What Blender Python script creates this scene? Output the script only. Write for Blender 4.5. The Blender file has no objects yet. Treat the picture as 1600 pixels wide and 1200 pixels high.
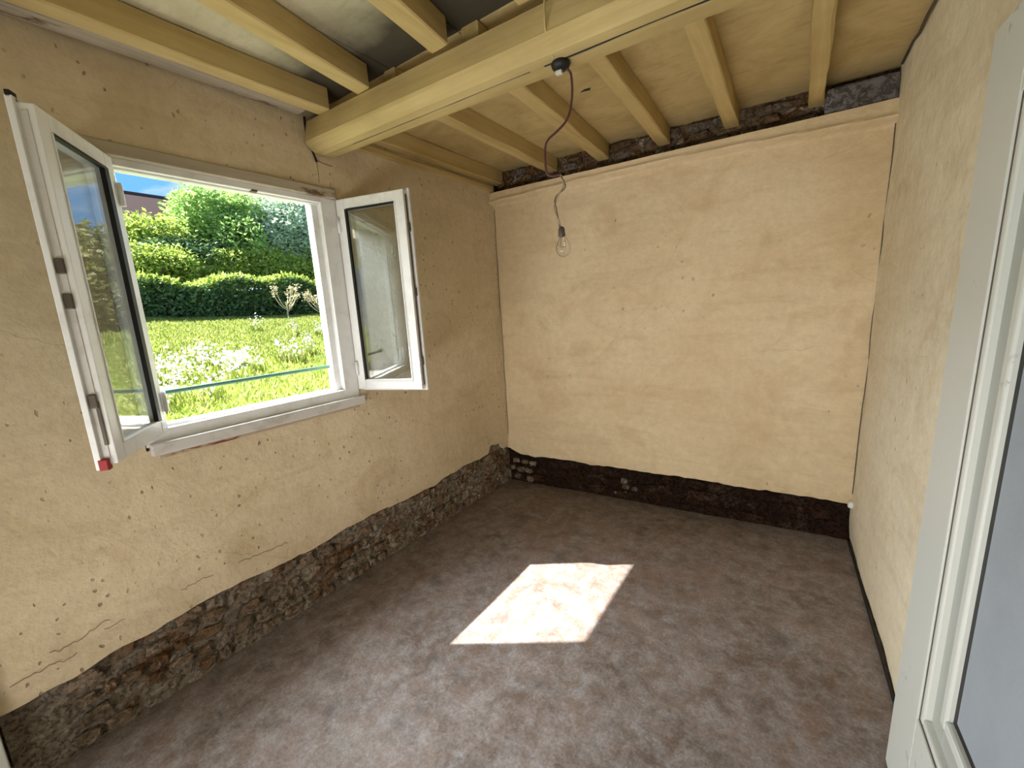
import bpy, bmesh, math, random
import numpy as np
from mathutils import Vector, Matrix, noise
random.seed(7); rng = np.random.default_rng(7)
S = bpy.context.scene; COL = S.collection
# ---------------------------------------------------------------- camera
YAW, PIT, ROL, FPX = 0.6131, 0.1765, -0.0618, 656.63
fw = Vector((-math.sin(YAW)*math.cos(PIT), math.cos(YAW)*math.cos(PIT), -math.sin(PIT)))
rt = fw.cross(Vector((0, 0, 1))).normalized(); up = rt.cross(fw)
r2 = rt*math.cos(ROL) + up*math.sin(ROL); u2 = r2.cross(fw)
cam = bpy.data.objects.new('camera', bpy.data.cameras.new('camera')); COL.objects.link(cam)
M = Matrix((r2, u2, -fw)).transposed().to_4x4(); M.translation = Vector((2.104, 0, 1.5))
cam.matrix_world = M; cam.data.sensor_width = 36; cam.data.lens = 36*FPX/1600; cam.data.clip_start = 0.02
S.camera = cam
# ---------------------------------------------------------------- world, sun, lamps, exposure
S.view_settings.view_transform = 'Standard'; S.view_settings.look = 'None'
S.view_settings.gamma = 1; S.view_settings.use_curve_mapping = False; S.view_settings.exposure = 0.15
w = bpy.data.worlds.new('sky'); S.world = w; w.use_nodes = True
nt = w.node_tree; nt.nodes.clear(); N = nt.nodes.new; LK = nt.links.new
tc = N('ShaderNodeTexCoord'); mp = N('ShaderNodeMapping'); mp.inputs['Scale'].default_value = (1, 1, 2.6)
ns = N('ShaderNodeTexNoise'); ns.inputs['Scale'].default_value = 3.4; ns.inputs['Detail'].default_value = 7; ns.inputs['Roughness'].default_value = .55
cr = N('ShaderNodeValToRGB'); cr.color_ramp.elements[0].position = .47; cr.color_ramp.elements[0].color = (.17, .47, .90, 1)
cr.color_ramp.elements[1].position = .66; cr.color_ramp.elements[1].color = (1.0, 1.02, 1.05, 1)
bg = N('ShaderNodeBackground'); bg.inputs['Strength'].default_value = 1.15; wo = N('ShaderNodeOutputWorld')
LK(tc.outputs['Generated'], mp.inputs[0]); LK(mp.outputs[0], ns.inputs['Vector']); LK(ns.outputs[0], cr.inputs[0]); LK(cr.outputs[0], bg.inputs[0]); LK(bg.outputs[0], wo.inputs[0])
sl = bpy.data.lights.new('sun', 'SUN'); sl.energy = 24; sl.color = (1, .96, .90); sl.angle = math.radians(.5)
sun = bpy.data.objects.new('sun', sl); COL.objects.link(sun); sun.location = (-4, -2, 7)
sun.rotation_euler = Vector((.755, .475, -1)).to_track_quat('-Z', 'Y').to_euler()
def area(name, loc, d, sx, sy, e, c):
    l = bpy.data.lights.new(name, 'AREA'); l.shape = 'RECTANGLE'; l.size = sx; l.size_y = sy; l.energy = e; l.color = c
    o = bpy.data.objects.new(name, l); COL.objects.link(o); o.location = loc
    o.rotation_euler = Vector(d).to_track_quat('-Z', 'Y').to_euler(); return o
# daylight from the glazed door opening in the window wall, behind the camera
area('door_daylight', (-.12, -.62, 1.02), (1, .30, .02), .95, 1.9, 24, (.90, .95, 1.0))
# fill lamp added low behind the camera to lift the back wall and beam
area('rear_fill', (1.25, -.70, .32), (.02, 1, .36), 1.9, .75, 20, (1, .97, .93)).data.spread = math.radians(110)
# skylight falling in at the window from above
area('window_daylight', (-1.15, .80, 3.0), (1, .08, -.95), 1.8, 1.4, 290, (.92, .97, 1.0))

# ---------------------------------------------------------------- helpers
def link(name, me, mat, parent=None, **k):
    o = bpy.data.objects.new(name, me); COL.objects.link(o)
    if mat is not None and hasattr(me, 'materials'):
        for m_ in (mat if isinstance(mat, (list, tuple)) else [mat]): me.materials.append(m_)
    if parent: o.parent = parent
    for a_, b_ in k.items(): o[a_] = b_
    return o
def empty(name, loc=(0, 0, 0), **k):
    o = bpy.data.objects.new(name, None); COL.objects.link(o); o.location = loc; o.empty_display_size = .05
    for a_, b_ in k.items(): o[a_] = b_
    return o
def mesh(name, V, F, smooth=False):
    me = bpy.data.meshes.new(name); me.from_pydata([tuple(v) for v in V], [], F); me.update()
    if smooth: me.polygons.foreach_set('use_smooth', [True]*len(me.polygons))
    return me
BF = [(0, 3, 2, 1), (4, 5, 6, 7), (0, 1, 5, 4), (1, 2, 6, 5), (2, 3, 7, 6), (3, 0, 4, 7)]
def prism8(pts, bev=0, name='m', seg=2):
    bm = bmesh.new(); vs = [bm.verts.new(p) for p in pts]
    for f in BF: bm.faces.new([vs[i] for i in f])
    bmesh.ops.recalc_face_normals(bm, faces=bm.faces)
    if bev: bmesh.ops.bevel(bm, geom=bm.edges[:], offset=bev, segments=seg, affect='EDGES', profile=.6)
    me = bpy.data.meshes.new(name); bm.to_mesh(me); bm.free(); return me
def boxpts(x0, x1, y0, y1, z0, z1):
    return [(x0, y0, z0), (x1, y0, z0), (x1, y1, z0), (x0, y1, z0), (x0, y0, z1), (x1, y0, z1), (x1, y1, z1), (x0, y1, z1)]
def box(name, x0, x1, y0, y1, z0, z1, mat, parent=None, bev=0, fn=None, **k):
    p = boxpts(x0, x1, y0, y1, z0, z1)
    if fn: p = [fn(*q) for q in p]
    return link(name, prism8(p, bev, name), mat, parent, **k)
def beam_grid(p0, p1, wv, hv, n, wob, bev, name, seed=0):
    """a timber: box section swept with slight waviness; wv,hv vectors of the section (centre axis p0-p1)"""
    p0, p1, wv, hv = map(Vector, (p0, p1, wv, hv)); V = []; F = []
    c = bev; wl, hl = wv.length, hv.length; wn, hn = wv/wl, hv/hl
    prof = [(-wl/2+c, -hl/2), (wl/2-c, -hl/2), (wl/2, -hl/2+c), (wl/2, hl/2-c), (wl/2-c, hl/2), (-wl/2+c, hl/2), (-wl/2, hl/2-c), (-wl/2, -hl/2+c)]
    for i in range(n+1):
        t = i/n; P = p0.lerp(p1, t)
        for j, (a, b) in enumerate(prof):
            q = P + wn*a + hn*b
            nz = noise.noise(Vector((t*(p1-p0).length*2.2+seed*7.3, j*.35, seed)))
            n2 = noise.noise(Vector((t*(p1-p0).length*9+seed*3.3, j*1.9, seed)))
            V.append(q + wn*(nz*wob+n2*wob*.4) + hn*(nz*wob*.5-n2*wob*.3))
    m = len(prof)
    for i in range(n):
        for j in range(m):
            a, b = i*m+j, i*m+(j+1) % m; F.append((a, b, b+m, a+m))
    F.append(tuple(range(m))[::-1]); F.append(tuple(n*m+j for j in range(m)))
    me = mesh(name, V, F)
    bm = bmesh.new(); bm.from_mesh(me); bmesh.ops.recalc_face_normals(bm, faces=bm.faces); bm.to_mesh(me); bm.free()
    return me
def tube(name, pts, r, mat, parent=None, res=8, smooth=True, **k):
    cu = bpy.data.curves.new(name, 'CURVE'); cu.dimensions = '3D'; cu.bevel_depth = r; cu.bevel_resolution = 3; cu.use_fill_caps = True
    sp = cu.splines.new('NURBS' if smooth else 'POLY'); sp.points.add(len(pts)-1)
    for p, q in zip(sp.points, pts): p.co = (*q, 1)
    if smooth: sp.use_endpoint_u = True; sp.order_u = 3; cu.resolution_u = res
    o = bpy.data.objects.new(name, cu); COL.objects.link(o)
    dg = bpy.context.evaluated_depsgraph_get(); me = bpy.data.meshes.new_from_object(o.evaluated_get(dg))
    bpy.data.objects.remove(o); me.polygons.foreach_set('use_smooth', [True]*len(me.polygons))
    return link(name, me, mat, parent, **k)
def lathe(name, prof, c, mat, parent=None, n=24, axis=None, **k):
    V = []; F = []
    for r, z in prof:
        for i in range(n):
            a = 2*math.pi*i/n; V.append(Vector((r*math.cos(a), r*math.sin(a), z)))
    if axis is not None:
        q = Vector(axis).to_track_quat('Z', 'Y'); V = [q @ v for v in V]
    V = [v + Vector(c) for v in V]
    for j in range(len(prof)-1):
        for i in range(n):
            a, b = j*n+i, j*n+(i+1) % n; F.append((a, b, b+n, a+n))
    F.append(tuple(range(n))[::-1]); F.append(tuple((len(prof)-1)*n+i for i in range(n)))
    return link(name, mesh(name, V, F, True), mat, parent, **k)
def fbm(x, y, z=0, o=4):
    return noise.fractal(Vector((x, y, z)), 1.0, 2.0, o)
# ---------------------------------------------------------------- materials
class Mat:
    def __init__(s, name, rough=.8, spec=.3):
        s.m = bpy.data.materials.new(name); s.m.use_nodes = True; s.t = s.m.node_tree
        s.b = s.t.nodes['Principled BSDF']; s.b.inputs['Roughness'].default_value = rough
        s.b.inputs['Specular IOR Level'].default_value = spec
        s.tc = s.t.nodes.new('ShaderNodeTexCoord'); s.vec = s.tc.outputs['Object']
    def n(s, t, **k):
        x = s.t.nodes.new('ShaderNode'+t)
        for a, v in k.items(): setattr(x, a, v)
        return x
    def l(s, a, b): s.t.links.new(a, b)
    def mapped(s, sc=(1, 1, 1), loc=(0, 0, 0)):
        m = s.n('Mapping'); m.inputs['Scale'].default_value = sc; m.inputs['Location'].default_value = loc; s.l(s.vec, m.inputs[0]); return m.outputs[0]
    def noise(s, scale, det=5, rough=.6, vec=None, dist=0):
        x = s.n('TexNoise'); x.inputs['Scale'].default_value = scale; x.inputs['Detail'].default_value = det
        x.inputs['Roughness'].default_value = rough; x.inputs['Distortion'].default_value = dist
        s.l(vec or s.vec, x.inputs['Vector']); return x.outputs[0]
    def voro(s, scale, vec=None, feat='F1', out='Distance'):
        x = s.n('TexVoronoi', feature=feat); x.inputs['Scale'].default_value = scale; s.l(vec or s.vec, x.inputs['Vector']); return x.outputs[out]
    def ramp(s, fac, stops):
        r = s.n('ValToRGB'); e = r.color_ramp.elements
        while len(e) < len(stops): e.new(.5)
        for el, (p, c) in zip(e, stops):
            el.position = p; el.color = (c, c, c, 1) if isinstance(c, (int, float)) else (*c, 1)
        s.l(fac, r.inputs[0]); return r.outputs[0]
    def math(s, op, a, b=None):
        x = s.n('Math', operation=op)
        for i, v in enumerate((a, b)):
            if v is None: continue
            if isinstance(v, (int, float)): x.inputs[i].default_value = v
            else: s.l(v, x.inputs[i])
        return x.outputs[0]
    def mix(s, fac, a, b, bt='MIX'):
        x = s.n('Mix', data_type='RGBA', blend_type=bt)
        for sock, v in ((x.inputs[0], fac), (x.inputs[6], a), (x.inputs[7], b)):
            if isinstance(v, (int, float)): sock.default_value = v
            elif isinstance(v, tuple): sock.default_value = (*v, 1)
            else: s.l(v, sock)
        return x.outputs[2]
    def col(s, c):
        if isinstance(c, tuple): s.b.inputs['Base Color'].default_value = (*c, 1)
        else: s.l(c, s.b.inputs['Base Color'])
        return s
    def bump(s, h, st=.3, d=.01):
        x = s.n('Bump'); x.inputs['Strength'].default_value = st; x.inputs['Distance'].default_value = d; s.l(h, x.inputs['Height']); s.l(x.outputs[0], s.b.inputs['Normal']); return s
def plain(name, c, rough=.6, spec=.3, metal=0, var=.12, sc=8):
    m = Mat(name, rough, spec); m.b.inputs['Metallic'].default_value = metal
    d = tuple(v*(1-var) for v in c); m.col(m.mix(m.noise(sc), d, c)); m.bump(m.noise(sc*8), .12, .003); return m.m
def plaster(name, a, b, pits=0.0, seed=0, cracks=True):
    m = Mat(name, .9, .15); v = m.mapped(loc=(seed, seed*2, seed))
    c = m.mix(m.ramp(m.noise(1.3, 5, .55, v, .4), [(.35, 0), (.65, 1)]), a, b)
    stain = m.ramp(m.noise(3.1, 6, .65, v, 1.2), [(.52, 0), (.72, .55)])
    c = m.mix(stain, c, tuple(x*y for x, y in zip(a, (.84, .78, .68))))
    sv = m.mapped((.55, .55, 3.2), (seed, 7, seed)); c = m.mix(m.ramp(m.noise(3.2, 6, .7, sv, .6), [(.50, 0), (.70, .42)]), c, tuple(x*y for x, y in zip(a, (.80, .76, .70))))
    fine = m.ramp(m.noise(22, 4, .7, v), [(.3, .90), (.7, 1.04)]); c = m.mix(1.0, c, fine, 'MULTIPLY')
    # small flaked pits
    vz = m.mapped((1, 1, .72), (seed, 0, 3)); q_ = m.n('Mix', data_type='RGBA'); q_.inputs[0].default_value = .045; m.l(vz, q_.inputs[6]); nq = m.n('TexNoise'); nq.inputs['Scale'].default_value = 11; nq.inputs['Detail'].default_value = 5; m.l(v, nq.inputs['Vector']); m.l(nq.outputs['Color'], q_.inputs[7]); d = m.voro(17+9*max(0, pits), q_.outputs[2]); msk = m.ramp(m.noise(2.1, 3, .5, v), [(.50-pits*.12, 0), (.60-pits*.05, 1)])
    dn = m.math('ADD', d, m.math('MULTIPLY', m.noise(38, 3, .6, v), .22))
    pit = m.math('MULTIPLY', m.ramp(dn, [(.205, 1), (.255, 0)]), msk)
    c = m.mix(m.math('MULTIPLY', pit, .45+pits*.20), c, (.13, .09, .055))
    h = m.math('ADD', m.math('MULTIPLY', m.noise(7, 6, .6, v), .8), m.math('MULTIPLY', m.noise(45, 4, .6, v), .22))
    h = m.math('SUBTRACT', h, m.math('MULTIPLY', pit, .5))
    if cracks:
        vc = m.mix(.12, v, m.noise(3, 4, .6, v)); ed = m.voro(1.7, vc, 'DISTANCE_TO_EDGE')
        ck = m.math('MULTIPLY', m.ramp(ed, [(.0, 1), (.006, 0)]), m.ramp(m.noise(1.7, 3, .5, v), [(.5, 0), (.62, 1)]))
        c = m.mix(m.math('MULTIPLY', ck, .16), c, (.2, .14, .08)); h = m.math('SUBTRACT', h, m.math('MULTIPLY', ck, .06))
    m.col(c); m.bump(h, .55, .02); return m.m
def wood(name, a, b, ax='y', worn=None, seed=0, wamt=.62, rough=.72):
    m = Mat(name, rough, .25); sc = {'x': (1.2, 22, 22), 'y': (22, 1.2, 22), 'z': (22, 22, 1.2)}[ax]
    v = m.mapped(sc, (seed, seed, seed)); g = m.noise(1.0, 6, .65, v, .3)
    c = m.mix(m.ramp(g, [(.3, 0), (.7, 1)]), a, b)
    c = m.mix(m.ramp(m.noise(2.3, 4, .6), [(.4, 0), (.75, .5)]), c, tuple(x*.72 for x in a))
    if worn:
        wv = m.mapped(tuple(q**.45 for q in sc), (seed+4, 1, 2)); c = m.mix(m.ramp(m.noise(2.5, 6, .7, wv), [(wamt, 0), (wamt+.06, 1)]), c, worn)
    m.col(c); m.bump(g, .25, .006); return m.m
def rubble(name, cols, rough=.95, sc=9, rust=(.30, .15, .065), pale=(.58, .50, .40), am=1.0):
    m = Mat(name, rough, .1); oi = m.n('ObjectInfo'); ge = m.n('NewGeometry'); gp = ge.outputs['Position']
    base = m.ramp(oi.outputs['Random'], [(i/(len(cols)-1), c) for i, c in enumerate(cols)])
    base = m.mix(m.ramp(m.noise(sc*.8, 6, .7, gp, .6), [(.4, 0), (.6, .8)]), base, tuple(x*.8 for x in cols[1]))
    base = m.mix(m.math('MULTIPLY', m.ramp(m.noise(4.2, 4, .7, gp, .8), [(.54, 0), (.63, .75)]), am), base, rust)
    q = m.n('VectorMath', operation='ADD'); m.l(gp, q.inputs[0]); q.inputs[1].default_value = (3.1, 7.7, 1.3)
    base = m.mix(m.math('MULTIPLY', m.ramp(m.noise(5.5, 7, .75, q.outputs[0], 1.4), [(.55, 0), (.60, .85)]), am), base, pale)
    n3 = m.noise(sc*2.2, 6, .75, gp, .4)
    c = m.mix(m.ramp(n3, [(.52, 0), (.62, .80)]), base, tuple(x*.30 for x in cols[0]))
    m.col(c); m.bump(m.math('SUBTRACT', m.noise(sc*3, 7, .75, gp), m.math('MULTIPLY', m.ramp(n3, [(.50, 0), (.58, 1)]), .5)), 1.0, .025); return m.m
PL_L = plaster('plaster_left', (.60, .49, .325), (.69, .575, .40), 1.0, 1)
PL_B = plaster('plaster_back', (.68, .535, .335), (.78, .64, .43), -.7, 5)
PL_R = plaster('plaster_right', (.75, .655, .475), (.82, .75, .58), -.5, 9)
CORE = rubble('masonry', [(.16, .11, .07), (.25, .18, .12), (.36, .28, .20)])
STN = rubble('rubble_stone', [(.22, .15, .095), (.34, .25, .17), (.46, .36, .26), (.34, .185, .09), (.60, .52, .42)], sc=20)
STD = rubble('dark_stone', [(.04, .021, .014), (.065, .034, .022), (.10, .058, .038), (.05, .027, .018)], sc=22, rust=(.09, .04, .02), am=.6, pale=(.14, .10, .07))
STG = rubble('grey_brown_stone', [(.24, .15, .08), (.32, .22, .13), (.20, .12, .065), (.36, .33, .31), (.28, .17, .09)], sc=18)
MORT = rubble('mortar', [(.28, .205, .135), (.56, .47, .37)], sc=26)
MORTD = rubble('dark_earth', [(.032, .017, .011), (.065, .036, .024)], sc=24, rust=(.09, .04, .02), am=.5, pale=(.14, .10, .07))
JW = wood('joist_paint', (.44, .315, .12), (.60, .46, .215), 'y', (.16, .09, .035), 3, .68)
BWD = wood('beam_paint', (.43, .315, .125), (.58, .455, .215), 'x', (.20, .12, .05), 8, .70)
WNB = wood('weathered_board', (.40, .34, .25), (.55, .49, .39), 'y', (.16, .10, .06), 5, .58)
def pvc(name, c, dirt):
    m = Mat(name, .35, .5); k = m.mix(m.ramp(m.noise(7, 6, .7, None, .5), [(.5, 0), (.75, dirt)]), c, (.36, .31, .26)); m.col(k); return m.m
PVC = pvc('white_plastic', (.80, .80, .80), .35)
SILL = pvc('grey_white_sill', (.62, .60, .58), .8)
BLK = plain('black_rubber', (.012, .012, .013), .5)
GRM = plain('grimy_steel', (.12, .10, .08), .5, .5, .6)
RED = plain('red_plastic', (.30, .015, .012), .4)
DOORW = Mat('door_white_paint', .45, .4)
DOORW.col(DOORW.mix(DOORW.math('MULTIPLY', DOORW.ramp(DOORW.noise(26, 6, .7), [(.58, 0), (.66, 1)]), DOORW.ramp(DOORW.noise(2.5, 3), [(.5, 0), (.62, 1)])), (.60, .615, .57), (.30, .30, .31)))
DOORW = DOORW.m
DOORSH = plain('door_channel_shade', (.42, .44, .40), .5)  # the recessed channel's shade put into a greyer door colour
DPAN = Mat('door_grey_panel', .6, .3); DPAN.col(DPAN.mix(DPAN.noise(6, 6, .6), (.25, .28, .31), (.36, .40, .44))); DPAN.bump(DPAN.noise(70, 3), .15, .004); DPAN = DPAN.m
# floor : mottled vinyl
fm = Mat('mottled_vinyl', .5, .32)
v1 = fm.mapped((1, 1, 1)); n1 = fm.noise(3.2, 8, .72, v1, .5); n2 = fm.noise(13, 8, .78, v1, .3); n3 = fm.noise(2.0, 6, .6, fm.mapped(loc=(5, 3, 0)), .8); n4 = fm.noise(95, 3, .7, v1)
c = fm.mix(fm.ramp(n1, [(.34, 0), (.66, 1)]), (.115, .082, .062), (.24, .185, .160))
c = fm.mix(fm.ramp(n2, [(.42, 0), (.62, .85)]), c, (.29, .27, .265))
c = fm.mix(fm.ramp(n3, [(.52, 0), (.70, .5)]), c, (.20, .115, .088))
c = fm.mix(fm.ramp(fm.noise(8, 6, .7, fm.mapped(loc=(9, 1, 4))), [(.5, 0), (.70, .6)]), c, (.070, .060, .058))
c = fm.mix(fm.ramp(fm.noise(19, 7, .75, fm.mapped((1, .6, 1), (2, 8, 1)), .8), [(.50, 0), (.66, .55)]), c, (.19, .125, .10))
c = fm.mix(1.0, c, fm.ramp(n4, [(.3, .74), (.7, 1.24)]), 'MULTIPLY')
fm.col(c); fm.bump(fm.noise(5, 3), .08, .01); fm.b.inputs['Roughness'].default_value = .5; VIN = fm.m
def panelmat(name, a, b, seed, darken_y=None):
    m = Mat(name, .9, .15); v = m.mapped(loc=(seed, 0, 0)); c = m.mix(m.ramp(m.noise(2.6, 7, .65, v, 1.0), [(.35, 0), (.68, 1)]), a, b)
    c = m.mix(m.ramp(m.noise(9, 6, .7, m.mapped((1, 4, 1), (seed, 2, 0))), [(.52, 0), (.75, .45)]), c, tuple(x*.6 for x in a))
    if darken_y:
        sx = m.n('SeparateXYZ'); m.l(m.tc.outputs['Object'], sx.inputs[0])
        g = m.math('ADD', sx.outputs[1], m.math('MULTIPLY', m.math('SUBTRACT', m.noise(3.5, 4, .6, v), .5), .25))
        c = m.mix(m.ramp(m.math('MULTIPLY', g, .5), [(darken_y[0]/2, 0), (darken_y[1]/2, .93)]), c, (.035, .026, .018))  # panel colour darkens towards the beam
    m.col(c); m.bump(m.noise(30, 4, .6, v), .2, .004); return m.m
PANR = panelmat('tan_panel', (.42, .31, .135), (.58, .45, .22), 2)
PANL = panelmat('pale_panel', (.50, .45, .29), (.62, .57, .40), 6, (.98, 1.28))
# glass
gm = bpy.data.materials.new('window_glass'); gm.use_nodes = True; t = gm.node_tree; t.nodes.clear()
o_ = t.nodes.new('ShaderNodeOutputMaterial'); mx = t.nodes.new('ShaderNodeMixShader'); tr = t.nodes.new('ShaderNodeBsdfTransparent'); gl = t.nodes.new('ShaderNodeBsdfGlossy')
gl.inputs['Roughness'].default_value = 0; tr.inputs['Color'].default_value = (.93, .95, .94, 1)
fr = t.nodes.new('ShaderNodeFresnel'); ge = t.nodes.new('ShaderNodeNewGeometry'); mr = t.nodes.new('ShaderNodeMapRange')
mr.inputs[3].default_value = 1.85; mr.inputs[4].default_value = 1/1.85
t.links.new(ge.outputs['Backfacing'], mr.inputs[0]); t.links.new(mr.outputs[0], fr.inputs[0]); t.links.new(fr.outputs[0], mx.inputs[0])
t.links.new(tr.outputs[0], mx.inputs[1]); t.links.new(gl.outputs[0], mx.inputs[2]); t.links.new(mx.outputs[0], o_.inputs[0]); GLS = gm
bgm = Mat('bulb_glass', .02, .5); bgm.b.inputs['Transmission Weight'].default_value = 1; bgm.b.inputs['IOR'].default_value = 1.3; bgm.col((.96, .96, .96)); BGL = bgm.m

# ---------------------------------------------------------------- room geometry
L, B, A, W0, H = 2.8862, .0627, -.0487, 2.3824, 2.58
YB = lambda x: L + B*x
XR = lambda y, z: W0 + A*(y-(L+B*W0)) + .021*z
def gridwall(name, front, us, vs, inn, depth, mat, parent, hole=None, amp=.004, skirt=True, **k):
    """plaster sheet: front(u,v)->point; inn = direction into wall; hole=(u0,u1,v0,v1) in index-true coordinates"""
    V = []; F = []; nu, nv = len(us), len(vs); inn = Vector(inn)
    for i, u in enumerate(us):
        for j, v in enumerate(vs):
            p = Vector(front(u, v)); d = amp*(fbm(p.x*1.7+3, p.y*1.7, p.z*1.7)+.45*fbm(p.x*7, p.y*7+9, p.z*7))
            if hole and (abs(u-hole[0]) < .02 or abs(u-hole[1]) < .02) and hole[2]-.03 < v < hole[3]+.03: d = 0
            V.append(p + inn*d)
    ok = set()
    for i in range(nu-1):
        for j in range(nv-1):
            cu, cv = (us[i]+us[i+1])/2, (vs[j]+vs[j+1])/2
            if hole and hole[0] < cu < hole[1] and hole[2] < cv < hole[3]: continue
            a = i*nv+j; F.append((a, a+nv, a+nv+1, a+1)); ok.add((i, j))
    if skirt:
        base = len(V); V += [v+inn*depth for v in V]
        for (i, j) in list(ok):
            a = i*nv+j
            for (di, dj, e) in ((0, -1, (a, a+nv)), (0, 1, (a+1, a+nv+1)), (-1, 0, (a, a+1)), (1, 0, (a+nv, a+nv+1))):
                if (i+di, j+dj) not in ok: F.append((e[0], e[1], e[1]+base, e[0]+base))
    me = mesh(name, V, F, True)
    bm = bmesh.new(); bm.from_mesh(me); bmesh.ops.remove_doubles(bm, verts=bm.verts, dist=1e-6)
    for v in [v for v in bm.verts if not v.link_faces]: bm.verts.remove(v)
    bmesh.ops.recalc_face_normals(bm, faces=bm.faces)
    for e in bm.edges:
        if len(e.link_faces) == 2 and e.calc_face_angle(0) > .8: e.smooth = False
    bm.to_mesh(me); bm.free()
    return link(name, me, mat, parent, **k)
def steps(a, b, d, extra=()):
    n = max(1, round((b-a)/d)); s = [a+(b-a)*i/n for i in range(n+1)]
    for e in extra:
        i = min(range(len(s)), key=lambda q: abs(s[q]-e) if 0 < q < len(s)-1 else 9); s[i] = e
    return s
def stone_mesh(sx, sy, sz, seed):
    r = random.Random(seed); bm = bmesh.new()
    for i in range(20):
        d = Vector((r.uniform(-1, 1), r.uniform(-1, 1), r.uniform(-1, 1))).normalized()
        q = [math.copysign(abs(c)**.55, c) for c in d]; s = r.uniform(.74, 1.08)
        bm.verts.new((q[0]*sx*s, q[1]*sy*s, q[2]*sz*s))
    res = bmesh.ops.convex_hull(bm, input=bm.verts)
    bmesh.ops.delete(bm, geom=[g for g in res['geom_interior'] if isinstance(g, bmesh.types.BMVert)], context='VERTS')
    me = bpy.data.meshes.new('stone'); bm.to_mesh(me); bm.free(); return me
def stones(parent, mat, place, u0, u1, z0, z1, rows, lmin, lmax, seed, depth=.03, keep=1.0, ztop=None):
    r = random.Random(seed); pool = [stone_mesh(.5, .5, .5, seed*31+i) for i in range(9)]
    for m_ in pool: m_.materials.append(mat)
    rh = (z1-z0)/rows
    for k in range(rows):
        u = u0 + r.uniform(-.03, .03)
        while u < u1-.02:
            ln = r.uniform(lmin, lmax); uc = u+ln/2; zc = z0+rh*(k+.5)+r.uniform(-.12, .12)*rh; u += ln
            if r.random() > keep or uc+ln/2 > u1+.03: continue
            hh = rh*r.uniform(.75, 1.0)
            if ztop and zc+hh/2 > ztop(uc)-.004: zc = ztop(uc)-.006-hh/2
            o = bpy.data.objects.new('stone', r.choice(pool)); COL.objects.link(o); o.parent = parent
            P, ang = place(uc, zc); o.location = P; o.scale = (ln*.94, depth*2*r.uniform(.8, 1.15), hh)
            o.rotation_euler = (r.uniform(-.12, .12), r.uniform(-.14, .14), ang+r.uniform(-.06, .06)+(math.pi if r.random() < .5 else 0))
# floor
us = steps(-.30, 2.75, .09); ys = steps(-1.6, 3.25, .09); V = []; F = []
for x in us:
    for y in ys: V.append((x, y, .004*fbm(x*1.1, y*1.1)-.001))
n_ = len(ys)
for i in range(len(us)-1):
    for j in range(n_-1): a = i*n_+j; F.append((a, a+n_, a+n_+1, a+1))
fl = link('floor', mesh('floor', V, F, True), VIN, kind='structure')
box('subfloor', -.30, 2.75, -1.6, 3.25, -.12, -.02, CORE, fl)
# left wall: masonry core with the window opening, plaster sheet, exposed rubble strip
HO = (.470, 1.458, 1.035, 2.175); Y0 = -.04
wl = empty('wall_left', kind='structure')
TX = -.285
for (a, b, c_, d_) in ((Y0-.02, HO[0], 0, 2.72), (HO[1], 3.15, 0, 2.72), (HO[0], HO[1], 0, HO[2]), (HO[0], HO[1], HO[3], 2.72)):
    box('masonry', TX, -.05, a, b, c_, d_, CORE, wl)
box('masonry', TX, -.0, -1.6, -1.1, 0, 2.72, PL_L, wl); box('masonry', TX, -.0, -1.1, Y0-.02, 2.08, 2.72, PL_L, wl)
EL = lambda y: .318+.035*fbm(y*1.6, 4.2)+.012*fbm(y*9, 1)+(.06 if y > 2.62 and y < 2.78 else 0)-.03*max(0, (0.5-y))
vs_ = steps(0.30, 2.58, .035, (HO[2], HO[3])); us_ = steps(Y0, L+.02, .035, (HO[0], HO[1]))
def frl(u, v):
    e = EL(u); z = v if v > .55 else e+(v-.30)*(.55-e)/.25
    x = .006*math.exp(-((z-e)/.02)**2) - .008*max(0, 1-(z-e)/.1)
    return (x + .012*math.exp(-((v-(.30+.13))/.03)**2)*max(0, fbm(u*2.2, 7)), u, z)
gridwall('plaster', frl, us_, vs_, (-1, 0, 0), .055, PL_L, wl, HO, .007)
def rough(name, front, us, vs, inn, amp, mat, parent):
    V = []; F = []; nv = len(vs); inn = Vector(inn)
    for u in us:
        for v in vs:
            p = Vector(front(u, v)); V.append(p+inn*amp*(.8*fbm(p.x*9, p.y*9, p.z*14, 5)+.5*fbm(p.x*30, p.y*30, p.z*30)))
    for i in range(len(us)-1):
        for j in range(nv-1): a = i*nv+j; F.append((a, a+nv, a+nv+1, a+1))
    return link(name, mesh(name, V, F), mat, parent)
rough('mortar_bed', lambda u, v: (-.028+.03*max(0, 1-v/.12), u, v), steps(Y0, L+.03, .022), steps(-.01, .40, .022), (-1, 0, 0), .018, MORT, wl)
stones(wl, STN, lambda u, z: ((-.024+.03*max(0, 1-z/.14), u, z), math.pi/2), Y0+.14, L-.02, .0, .33, 5, .035, .13, 3, .017, .8, EL)
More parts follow.
